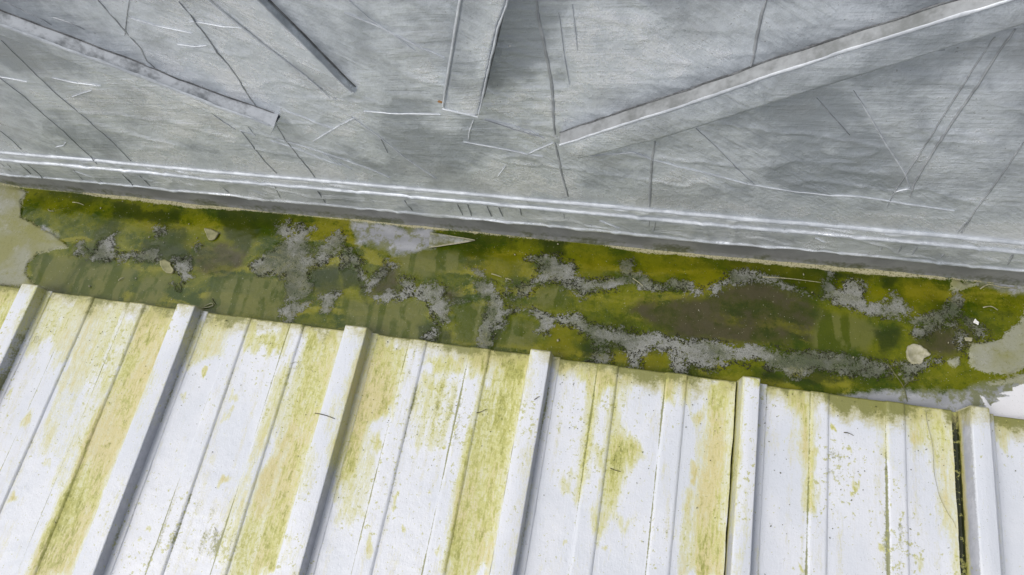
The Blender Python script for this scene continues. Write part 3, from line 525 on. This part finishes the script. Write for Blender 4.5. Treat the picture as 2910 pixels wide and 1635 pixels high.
def resample(P, n):
    P = np.array(P, float) * U
    d = np.r_[0, np.cumsum(np.hypot(*np.diff(P, axis=0).T))]
    t = np.linspace(0, d[-1], n)
    return np.stack([np.interp(t, d, P[:, 0]), np.interp(t, d, P[:, 1])], 1)
st_depth = (.017, .007, .026, .017)
for k, (top, bot) in enumerate(D['stiff']):
    d = st_depth[k]
    N = 70
    a, b = resample(top, N), resample(bot, N)
    end_low = (k != 3)                              # which end of the polyline is the cut lower end
    def lay(cols, name, mat, parent, tone=0.0):
        Xg = np.stack([c[0] for c in cols]); Yg = np.stack([c[1] for c in cols]); Zg = np.stack([c[2] for c in cols])
        tn = tone + .9 * fbm(Xg, Zg, 9, 4)
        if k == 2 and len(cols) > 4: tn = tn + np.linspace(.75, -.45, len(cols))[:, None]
        return grid(name, Xg, Yg, Zg, mat, parent, {'tone': tn}, flip=(k == 2))
    wob = .0010 * fbm(a[:, 0] + k, a[:, 1], 30, 3)
    w = np.linalg.norm(a - b, axis=1)[:, None]
    face_cols = []
    for t in np.linspace(0, 1, 22):
        p = a * (1 - t) + b * t
        fall = float(sstep(np.array(t), .55, 1.0)) * (d - .002) if k in (0, 1) else .0022 * float(sstep(np.array(t), .90, 1.0))
        dep = d - fall - .0020 * (1 - float(sstep(np.array(t), 0, .10))) + (.0012 * math.sin(math.pi * t) if k > 1 else 0)
        face_cols.append((p[:, 0], YW - dep + wob + .0015 * fbm(p[:, 0], p[:, 1], 18, 3), p[:, 1]))
    body = lay(face_cols, 'stiffener', M_wall, wall, .15)
    # ledge on the upper side, running back to the wall sheet
    nrm = (a - b) / w
    back = a + nrm * (.0035 if k != 2 else .001)
    m1 = (a + back) / 2
    M_side = M_ledge if k == 0 else (M_ledge2 if k == 3 else M_wall)
    lay([(back[:, 0], np.full(N, YW + .004), back[:, 1]), (m1[:, 0], YW - d * .5 + wob * 3, m1[:, 1]), (a[:, 0], YW - d + wob, a[:, 1])], 'ledge', M_side, body, -.3)
    backb = b - nrm * .001
    lay([(b[:, 0], face_cols[-1][1], b[:, 1]), (backb[:, 0], np.full(N, YW + .004), backb[:, 1])], 'underside', M_wall, body)
    i = N - 1 if end_low else 0
    e = (a[i] - a[i - 1]) if end_low else (a[0] - a[1])
    e = e / np.linalg.norm(e) * .004
    cap = [(p[0][i], p[1][i], p[2][i]) for p in face_cols]
    capb = [(p[0][i] + e[0], YW + .004, p[2][i] + e[1]) for p in face_cols]
    m = len(cap)
    link('end_cap', mesh_from('end_cap', cap + capb, [(q, q + 1, q + m + 1, q + m) for q in range(m - 1)]), M_wall, body)
    # worn white bead along the front upper edge
    pts = [(x, YW - d - .0010, z) for x, z in a[::2]]
    ribbon('edge_bead', pts, (.0080, .0024, .0024, .0042)[k], .0012, M_bead if k in (0, 3) else M_crease, body, .5, .5, .004, (0, -1, 0))
    # dark joint where the stiffener meets the sheet
    jt = back if k != 3 else back
    pts = [(x, surf_y(x, z) - .0004, z) for x, z in jt[::2]]
    ribbon('joint', pts, .0026, .0009, M_joint, body, .5, .4, .004, (0, -1, 0))
    if k in (2, 3):
        pts = [(x, surf_y(x, z) - .0004, z) for x, z in (b - nrm * .0012)[::2]]
        ribbon('joint', pts, .0022, .0008, M_joint, body, .5, .5, .004, (0, -1, 0))
    if k == 2:
        q0, q1 = a[-1], b[-1]
        ends = [q0 + (q1 - q0) * t for t in np.linspace(0, 1, 8)]
        ribbon('edge_bead', [(x, YW - d - .0010, z) for x, z in ends], .0030, .0012, M_crease, body, .6, .5, .003, (0, -1, 0))
        ribbon('joint', [(x + e[0] * 1.3, surf_y(x, z) - .0006, z + e[1] * 1.3) for x, z in ends], .0040, .0009, M_joint, body, .6, .5, .003, (0, -1, 0))
    if k in (1, 2):
        pts = [(x, YW - (d if k == 2 else .003) - .0002, z) for x, z in b[::2]]
        ribbon('edge_bead', pts, .0034 if k == 2 else .0026, .001, M_crease, body, .5, .35, .006, (0, -1, 0))

def on_wall(poly):
    out = []
    P = np.array(poly, float) * U
    for a, b in zip(P[:-1], P[1:]):
        k = max(1, int(np.hypot(*(b - a)) / .008))
        for i in range(k):
            q = a + (b - a) * i / k
            out.append((q[0], surf_y(*q), q[1]))
    out.append((P[-1][0], surf_y(*P[-1]), P[-1][1]))
    return out
PXM = .00058 / 3                                    # about one enlarged picture pixel on the wall, metres
for p, w in D['drip']:
    ribbon('drip_run', on_wall(p), max(.0014, w * PXM * 1.0), .0011, M_drip, wall, .5, .16, .004, (0, -1, 0))
for p, w in D['crease']:
    ribbon('crease', on_wall(p), max(.0014, w * PXM * .95), .0012, M_crease, wall, .2, .12, .004, (0, -1, 0))

# ------------------------------------------------------------------ roof panels
ribs = [tuple(v * U for v in r) for r in D['ribs']]
pitch = .3025
ribs = [(ribs[0][0] - pitch, ribs[0][1] - pitch)] + ribs + [(ribs[-1][0] + pitch, ribs[-1][1] + pitch - .0), (ribs[-1][0] + 2 * pitch, ribs[-1][1] + 2 * pitch)]
minor = [[v * U for v in m] for m in D['minor']]
minor = [[v - pitch for v in minor[0]]] + minor + [[v + pitch for v in minor[-1]], [v + 2 * pitch for v in minor[-1]]]
gaps = [-.0018, -.0018, -.0018, -.0018, .0015, .0105, .001, .001]
labels = ['white roof panel at far left edge with yellow algae at its top corner',
          'white roof panel with broad yellow green stripe and mottled algae, second from the left',
          'white roof panel with yellow stripe beside its right rib, third from the left',
          'white roof panel most stained with olive algae across its top, centre left',
          'white roof panel with ragged olive streaks down its middle, right of centre',
          'cleaner white roof panel with two thin green drip lines and an open gap beside it',
          'nearly clean white roof panel at the lower right corner',
          'white roof panel beyond the right edge']

def line_attr(x, cl):
    v = np.zeros_like(x)
    for c, s_ in cl: v = np.maximum(v, s_ * np.clip(1 - np.abs(x - c) / .0026, 0, 1))
    return v
def pnoise(X, Y):
    return {'sy': fbm(X * 2.6, Y * .22 + .05 * fbm(X, Y, 20, 2), 42, 4), 'big': fbm(X + .05 * fbm(X, Y, 9, 2), Y * .55, 15, 4)}
def stains(X, Y):
    st = np.zeros_like(X)
    wx_ = X + .008 * fbm(X, Y * .4, 55, 4); wy_ = Y + .060 * fbm(X * 1.6 + 3, Y * .6, 45, 4)
    for p, s_ in D['stain']:
        a = np.array(p) * U
        m = (X > a[:, 0].min() - .02) & (X < a[:, 0].max() + .02) & (Y > a[:, 1].min() - .03) & (Y < a[:, 1].max() + .03)
        if m.any(): st[m] = np.maximum(st[m], s_ * sstep(sdf(p, wx_[m], wy_[m]), -15, 9))
    for bx_, by_, r, s_ in D['blob']:
        rr = np.hypot((wx_ - bx_ * U), (wy_ - by_ * U) * .8) / (r * U)
        st = np.maximum(st, s_ * sstep(rr, 1.15, .45))
    return st

for k in range(len(ribs) - 1):
    xl, xr = ribs[k]
    nl = ribs[k + 1][0]
    a0, a1, b0, b1 = minor[k]
    if k == 7: continue
    root = tag(empty('roof_panel', ((xl + nl) / 2, -.25, 0)), labels[k], 'roof panel', 'ribbed white roof panels below the gutter', kind='thing')
    P0, P1 = xr + .003, nl - .006 - gaps[k]
    fine = k not in (0, 7)
    step = .002 if fine else .003
    cuts = [('pan', P0, a0), ('minor_rib', a0, a1), ('pan', a1, b0), ('minor_rib', b0, b1), ('pan', b1, P1)]
    rows = axis(-.85, EDGE, step, -.17, EDGE, .03)[::-1]
    def height(X, Y):
        z = np.zeros_like(X)
        for c0, c1 in ((a0, a1), (b0, b1)):
            z += .0030 * sstep(X, c0 - .0006, c0 + .003) * sstep(X, c1 + .0006, c1 - .003)
        u = np.clip((X - b1) / (P1 - b1), 0, 1)
        z -= .0014 * np.sin(np.pi * u) * (X > b1)
        z += .0014 * fbm(X, Y, 7, 2) + .0006 * fbm(X, Y, 60, 3)
        return z
    for name, c0, c1 in cuts:
        cols = np.linspace(c0, c1, max(6, int((c1 - c0) / step) + 1))
        X, Y = np.meshgrid(cols, rows)
        Ye = Y + .0016 * fbm(X, X * 0 + k, 25, 3) * sstep(Y, EDGE - .02, EDGE)
        if c1 == P1: X = X + (.0022 * fbm(Y, Y * 0 + k * 3, 30, 4)) * sstep(X, P1 - .006, P1)
        at = {**pnoise(X, Y), 'flank': np.zeros_like(X), 'stain': stains(X, Y), 'line': line_attr(X, ((a0, .75), (b0, .95), (a1, .25), (b1, .35))), 'top': (EDGE - Y) * 1000 * np.ones_like(X)}
        part = grid(name, X, Ye, height(X, Y), M_panel, root, at)
        # turned-down lip at the gutter end of this strip of the sheet
        xs = X[0]
        L = []
        for dy, dz in ((0, 0), (.0016, -.0006), (.0026, -.003), (.0028, -.010)):
            L.append((xs, Ye[0] + dy, height(X[:1], Y[:1])[0] + dz))
        Xg = np.stack([q[0] for q in L]); Yg = np.stack([q[1] for q in L]); Zg = np.stack([q[2] for q in L])
        grid('end_lip', Xg, Yg, Zg, M_panel, part, {**pnoise(Xg, Yg), 'stain': np.full(Xg.shape, .62), 'line': np.zeros(Xg.shape), 'top': np.zeros(Xg.shape)}, flip=True)
    # tall rib at the left of the sheet
    prof = [(xl - .022, -.013), (xl - .0080, -.013), (xl - .0072, -.0128), (xl - .0066, -.012), (xl - .0062, -.010), (xl - .0035, .003), (xl - .0008, H - .0022), (xl - .0004, H - .0009), (xl + .0003, H - .0002), (xl + .0014, H), (xl + .008, H + .0003), ((xl + xr) / 2, H + .0006), (xr - .008, H + .0003), (xr - .0014, H), (xr - .0003, H - .0002), (xr + .0004, H - .0009), (xr + .0007, H - .0022), (xr + .0017, .010), (xr + .0026, .0032), (xr + .0030, .0019), (xr + .0038, .0015), (xr + .006, .0013), (xr + .011, .0013), (xr + .0125, .0012), (xr + .0135, .0003)]
    pr = np.array(prof)
    REND = EDGE + .003
    rrows = axis(-.85, REND, .003, -.17, REND, .03)[::-1]
    X = np.tile(pr[:, 0], (len(rrows), 1)); Zr = np.tile(pr[:, 1], (len(rrows), 1)); Y = np.tile(rrows[:, None], (1, len(pr)))
    X = X + .0007 * fbm(Y, Zr, 14, 3); Zr = Zr + .0009 * fbm(Y, X * 3, 12, 3)
    st = stains(X, Y)
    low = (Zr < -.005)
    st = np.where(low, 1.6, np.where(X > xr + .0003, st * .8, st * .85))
    st = np.where((X < xl - .001) & (~low), np.maximum(st * .6, .30 * sstep(Zr, .004, -.010)), st)
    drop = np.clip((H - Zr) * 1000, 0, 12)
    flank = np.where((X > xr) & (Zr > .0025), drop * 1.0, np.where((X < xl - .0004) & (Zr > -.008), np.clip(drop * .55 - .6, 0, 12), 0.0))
    st = np.maximum(st, .34 * np.clip(fbm(X * 1.5, Y * .35, 40, 4) * 2.2, 0, 1) * (X < xr))
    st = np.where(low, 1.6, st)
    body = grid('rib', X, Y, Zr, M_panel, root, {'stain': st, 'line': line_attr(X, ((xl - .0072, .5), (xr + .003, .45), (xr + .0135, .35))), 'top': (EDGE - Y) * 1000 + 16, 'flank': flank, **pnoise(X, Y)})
    # folded end of the rib
    cv = [(X[0, q], REND, Zr[0, q]) for q in range(3, 20)]
    cv2 = [(x, REND + .0022, max(z - .0022, -.012)) for x, y, z in cv]
    m = len(cv)
    fs = [(q, q + 1, q + m + 1, q + m) for q in range(m - 1)] + [tuple(range(m, 2 * m))]
    me = mesh_from('end_cap', cv + cv2, fs)
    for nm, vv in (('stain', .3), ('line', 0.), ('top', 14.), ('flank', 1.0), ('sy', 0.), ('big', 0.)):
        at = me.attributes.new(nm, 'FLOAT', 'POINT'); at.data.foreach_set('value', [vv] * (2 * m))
    link('end_cap', me, M_panel, body, smooth=False)

# ------------------------------------------------------------------ water lying in the gutter
def puddle_mat():
    s = NT('still_water')
    tr = s.n('ShaderNodeBsdfTransparent'); tr.inputs[0].default_value = (.93, .93, .86, 1)
    gl = s.n('ShaderNodeBsdfGlossy'); gl.inputs['Roughness'].default_value = .06
    fr = s.n('ShaderNodeFresnel'); fr.inputs[0].default_value = 1.33
    mx = s.n('ShaderNodeMixShader')
    s.l(fr.outputs[0], mx.inputs[0]); s.l(tr.outputs[0], mx.inputs[1]); s.l(gl.outputs[0], mx.inputs[2])
    s.l(mx.outputs[0], s.out.inputs[0])
    return s.m

def flat_blob(name, poly, z, mat, thick, parent=None, rough=.12, curl=0.0, rings=5):
    P = np.array(poly, float) * U
    c = P.mean(0)
    d = np.r_[P, P[:1]]
    L = np.r_[0, np.cumsum(np.hypot(*np.diff(d, axis=0).T))]
    n = 56
    t = np.linspace(0, L[-1], n, endpoint=False)
    O = np.stack([np.interp(t, L, d[:, 0]), np.interp(t, L, d[:, 1])], 1)
    for _ in range(2): O = (np.roll(O, 1, 0) + 2 * O + np.roll(O, -1, 0)) / 4
    rad = 1 + rough * 2 * fbm(O[:, 0] * 60, O[:, 1] * 60, 6, 3)
    O = c + (O - c) * rad[:, None]
    v = [(0, 0, thick)]; f = []
    for r in range(1, rings + 1):
        u = r / rings
        for p in O:
            q = (p - c) * u
            v.append((q[0], q[1], thick * (1 if r < rings else .8) + curl * u ** 3 * (.4 + 1.2 * max(0, float(vnoise(np.array(p[0] * 90), np.array(p[1] * 90)))))))
    for p in O:
        v.append(((p - c)[0], (p - c)[1], -.0004 if curl == 0 else 0.0))
    for i in range(n): f.append((0, 1 + i, 1 + (i + 1) % n))
    for r in range(rings):
        a, b = 1 + r * n, 1 + (r + 1) * n
        for i in range(n): f.append((a + i, b + i, b + (i + 1) % n, a + (i + 1) % n))
    o = link(name, mesh_from(name, v, f), mat, parent)
    o.location = (c[0], c[1], z)
    return o
M_water = puddle_mat()

# ------------------------------------------------------------------ loose things
fl_lab = [('pale olive scale flake, rounded and bean shaped, lying in the left of the gutter', 'flake'),
          ('small angular olive scale flake in the dark algae left of centre', 'flake'),
          ('teardrop shaped flake with pale rim at the right end of the gutter', 'flake'),
          ('tiny oval pale flake inside the dark patch at the right end of the gutter', 'flake')]
for (lab, cat), p, m, cu in zip(fl_lab, D['flake'], (M_flake, M_flake, M_flake2, M_flake2), (.0016, .001, .003, .001)):
    tag(flat_blob('scale_flake', p, ZF + .0012, m, .0016, None, .10, cu), lab, cat, 'dried flakes lying in the gutter')
cx_, cy_ = np.array(D['chip']) * U
chip = [(int((cx_ + math.cos(a) * r) / U), int((cy_ + math.sin(a) * r) / U)) for a, r in zip(np.linspace(0, 6.28, 8)[:-1], (.004, .002, .0045, .0025, .0035, .0025, .005))]
tag(flat_blob('paint_chip', chip, ZF + .002, M_chip, .0015, None, .2, .001, 3), 'bright white paint chip on algae near the right end of the gutter', 'paint chip')

def tube(name, pts, r, mat, lift, sides=6):
    P = [Vector((p[0] * U, p[1] * U, 0)) for p in pts]
    Q = []
    for i in range(len(P) - 1):
        p0, p1, p2, p3 = P[max(i - 1, 0)], P[i], P[i + 1], P[min(i + 2, len(P) - 1)]
        for t in np.linspace(0, 1, 6, endpoint=False):
            Q.append(.5 * ((2 * p1) + (p2 - p0) * t + (2 * p0 - 5 * p1 + 4 * p2 - p3) * t * t + (3 * p1 - p0 - 3 * p2 + p3) * t ** 3))
    Q.append(P[-1])
    c = sum(Q, Vector()) / len(Q)
    v, f = [], []
    for i, q in enumerate(Q):
        t = (Q[min(i + 1, len(Q) - 1)] - Q[max(i - 1, 0)]).normalized()
        s = Vector((0, 0, 1)).cross(t)
        u = i / (len(Q) - 1)
        rr = r * (1 - .45 * u) * (.85 + .3 * random.random())
        zz = r + .0012 * math.sin(math.pi * u) * (1 if r > .0008 else .4)
        for j in range(sides):
            a = 2 * math.pi * j / sides
            v.append(q - c + s * (rr * math.cos(a)) + Vector((0, 0, zz + rr * math.sin(a))))
    for i in range(len(Q) - 1):
        for j in range(sides):
            a, b = i * sides + j, i * sides + (j + 1) % sides
            f.append((a, b, b + sides, a + sides))
    f.append(tuple(range(sides))[::-1]); f.append(tuple(range((len(Q) - 1) * sides, len(Q) * sides)))
    o = link(name, mesh_from(name, v, f), mat)
    o.location = (c.x, c.y, lift)
    return o
tw = ['thin bent brown twig on the yellow stripe of the centre left panel', 'short dark grass stem lying beside the rib right of the centre left panel',
      'short brown stem bit on top of the rib at picture centre', 'brown twig stuck in the olive streak right of centre',
      'small dark twig lying across the third rib from the left', 'thin grey stem bit on the clean white panel at right',
      'dark stem bit low beside the rib at picture centre', 'tiny dark stem bit on the leftmost yellow stripe']
lifts = [.001, .001, H + .001, .003, H + .001, .0015, .001, .001]
for (p, w), lab, lf in zip(D['twig'], tw, lifts):
    tag(tube('twig', p, .00062 + .00001 * w, M_twig, lf), lab, 'twig', 'small twigs on the roof panels')
fb = ['long thin curved hair on the pale yellow stripe at right', 'curled hair loop near the top of the third panel from the left',
      'pale ring shaped fibre near the top left rib', 'short hooked fibre low on the third panel from the left', 'thin straight fibre across the second panel from the left']
for (p, w), lab in zip(D['fibre'], fb):
    tag(tube('fibre', p, .00040, M_fibre, .002 if 'top' in lab else .0008, 5), lab, 'fibre', 'hairs and fibres on the roof panels')
gf = ['pale looped fibre in the gutter right of the second rib', 'short dark stem in the gutter beside a looped fibre', 'short pale stem on the green wash at left of the gutter',
      'pale curved stem on the grey crust in the middle of the gutter', 'long straight pale straw above the brown pool', 'pale arched stem in algae at the right end',
      'pale straw along the wall at the right end of the gutter', 'long dark stem crossing the grey strip at lower right', 'short dark side stem at lower right of the gutter',
      'pale short straw above the grey crust near centre', 'tiny pale straw beside another near centre', 'pale short stem near the left end by the cream crust', 'thin pale straw on algae below the wall at left']
for i, ((p, w), lab) in enumerate(zip(D['gfibre'], gf)):
    tag(tube('plant_stem', p, .0007 + .00004 * w, M_grass if 'dark' in lab else M_fibre, ZF + .0015, 5), lab, 'stem', 'plant stems in the gutter')

# grit and crumbs: too many and too small to count
def crumbs(name, pts, rs, mat, label, cat):
    base = [(1, 0, 0), (-1, 0, 0), (0, 1, 0), (0, -1, 0), (0, 0, 1), (0, 0, -1)]
    tri = [(0, 2, 4), (2, 1, 4), (1, 3, 4), (3, 0, 4), (2, 0, 5), (1, 2, 5), (3, 1, 5), (0, 3, 5)]
    v, f = [], []
    for (x, y, z), r in zip(pts, rs):
        a = random.random() * 6.28; ca, sa = math.cos(a), math.sin(a)
        ex, ey, ez = r * random.uniform(.7, 1.5), r * random.uniform(.6, 1.1), r * random.uniform(.45, .8)
        n0 = len(v)
        for bx_, by_, bz_ in base:
            v.append((x + ca * bx_ * ex - sa * by_ * ey, y + sa * bx_ * ex + ca * by_ * ey, z + bz_ * ez))
        f += [tuple(n0 + i for i in t) for t in tri]
    return tag(link(name, mesh_from(name, v, f), mat), label, cat, kind='stuff')
gp = [(x * U, y * U, ZF + .0022) for x, y in D['grit']]
crumbs('grit', gp, [random.uniform(.0013, .0022) for _ in gp], M_flake2, 'pale grit grains scattered over the gutter algae', 'grit')
cx0 = RNG.uniform(-1.15, .60, 60000); cy0 = RNG.uniform(.335, .545, 60000)
cf = field(D['crust'], cx0, cy0)
keep = (np.abs(cf + 16 * fbm(cx0, cy0, 60, 4)) < 5) & (fbm(cx0, cy0, 25, 3) > -.06)
pts = [(x, y, ZF + .001 + .0035 * float(fbm(np.array(x), np.array(y), 5, 3)) + .001) for x, y in zip(cx0[keep], cy0[keep])][:5200]
crumbs('dirt_crumbs', pts, RNG.uniform(.0005, .0013, len(pts)), M_dirt, 'dark dirt crumbs along the edges of the grey crust', 'dirt')
px0 = RNG.uniform(-1.05, .75, 700); py0 = EDGE - np.abs(RNG.normal(0, .12, 700))
pts = [(x, y, .0018) for x, y in zip(px0, py0) if not any(l - .012 < x < r + .012 for l, r in ribs)]
crumbs('algae_crumbs', pts, RNG.uniform(.0004, .0011, len(pts)), M_grass, 'tiny dark algae crumbs strewn over the white panels', 'algae')

# rust at the foot of the upright stiffener and two paint spots on the sheet
for name, lab, q, r, m in [('rust_spot', 'orange rust spot', D['rust'], .0045, M_rust), ('paint_spot', 'white paint spot', D['dots'][0], .0022, M_chip), ('paint_spot', 'white paint spot', D['dots'][1], .0014, M_chip)]:
    x, z = q[0] * U, q[1] * U
    y = surf_y(x, z) - (0 if name == 'rust_spot' or r > .002 else .012)
    v = [(x, y - .0012, z)] + [(x + math.cos(a) * r * random.uniform(.7, 1.3), y + .0006, z + math.sin(a) * r * random.uniform(.6, 1.2)) for a in np.linspace(0, 2 * math.pi, 12, endpoint=False)]
    o = link(name, mesh_from(name, v, [(0, 1 + (i + 1) % 12, 1 + i) for i in range(12)]), m, wall)
    o['label'] = lab
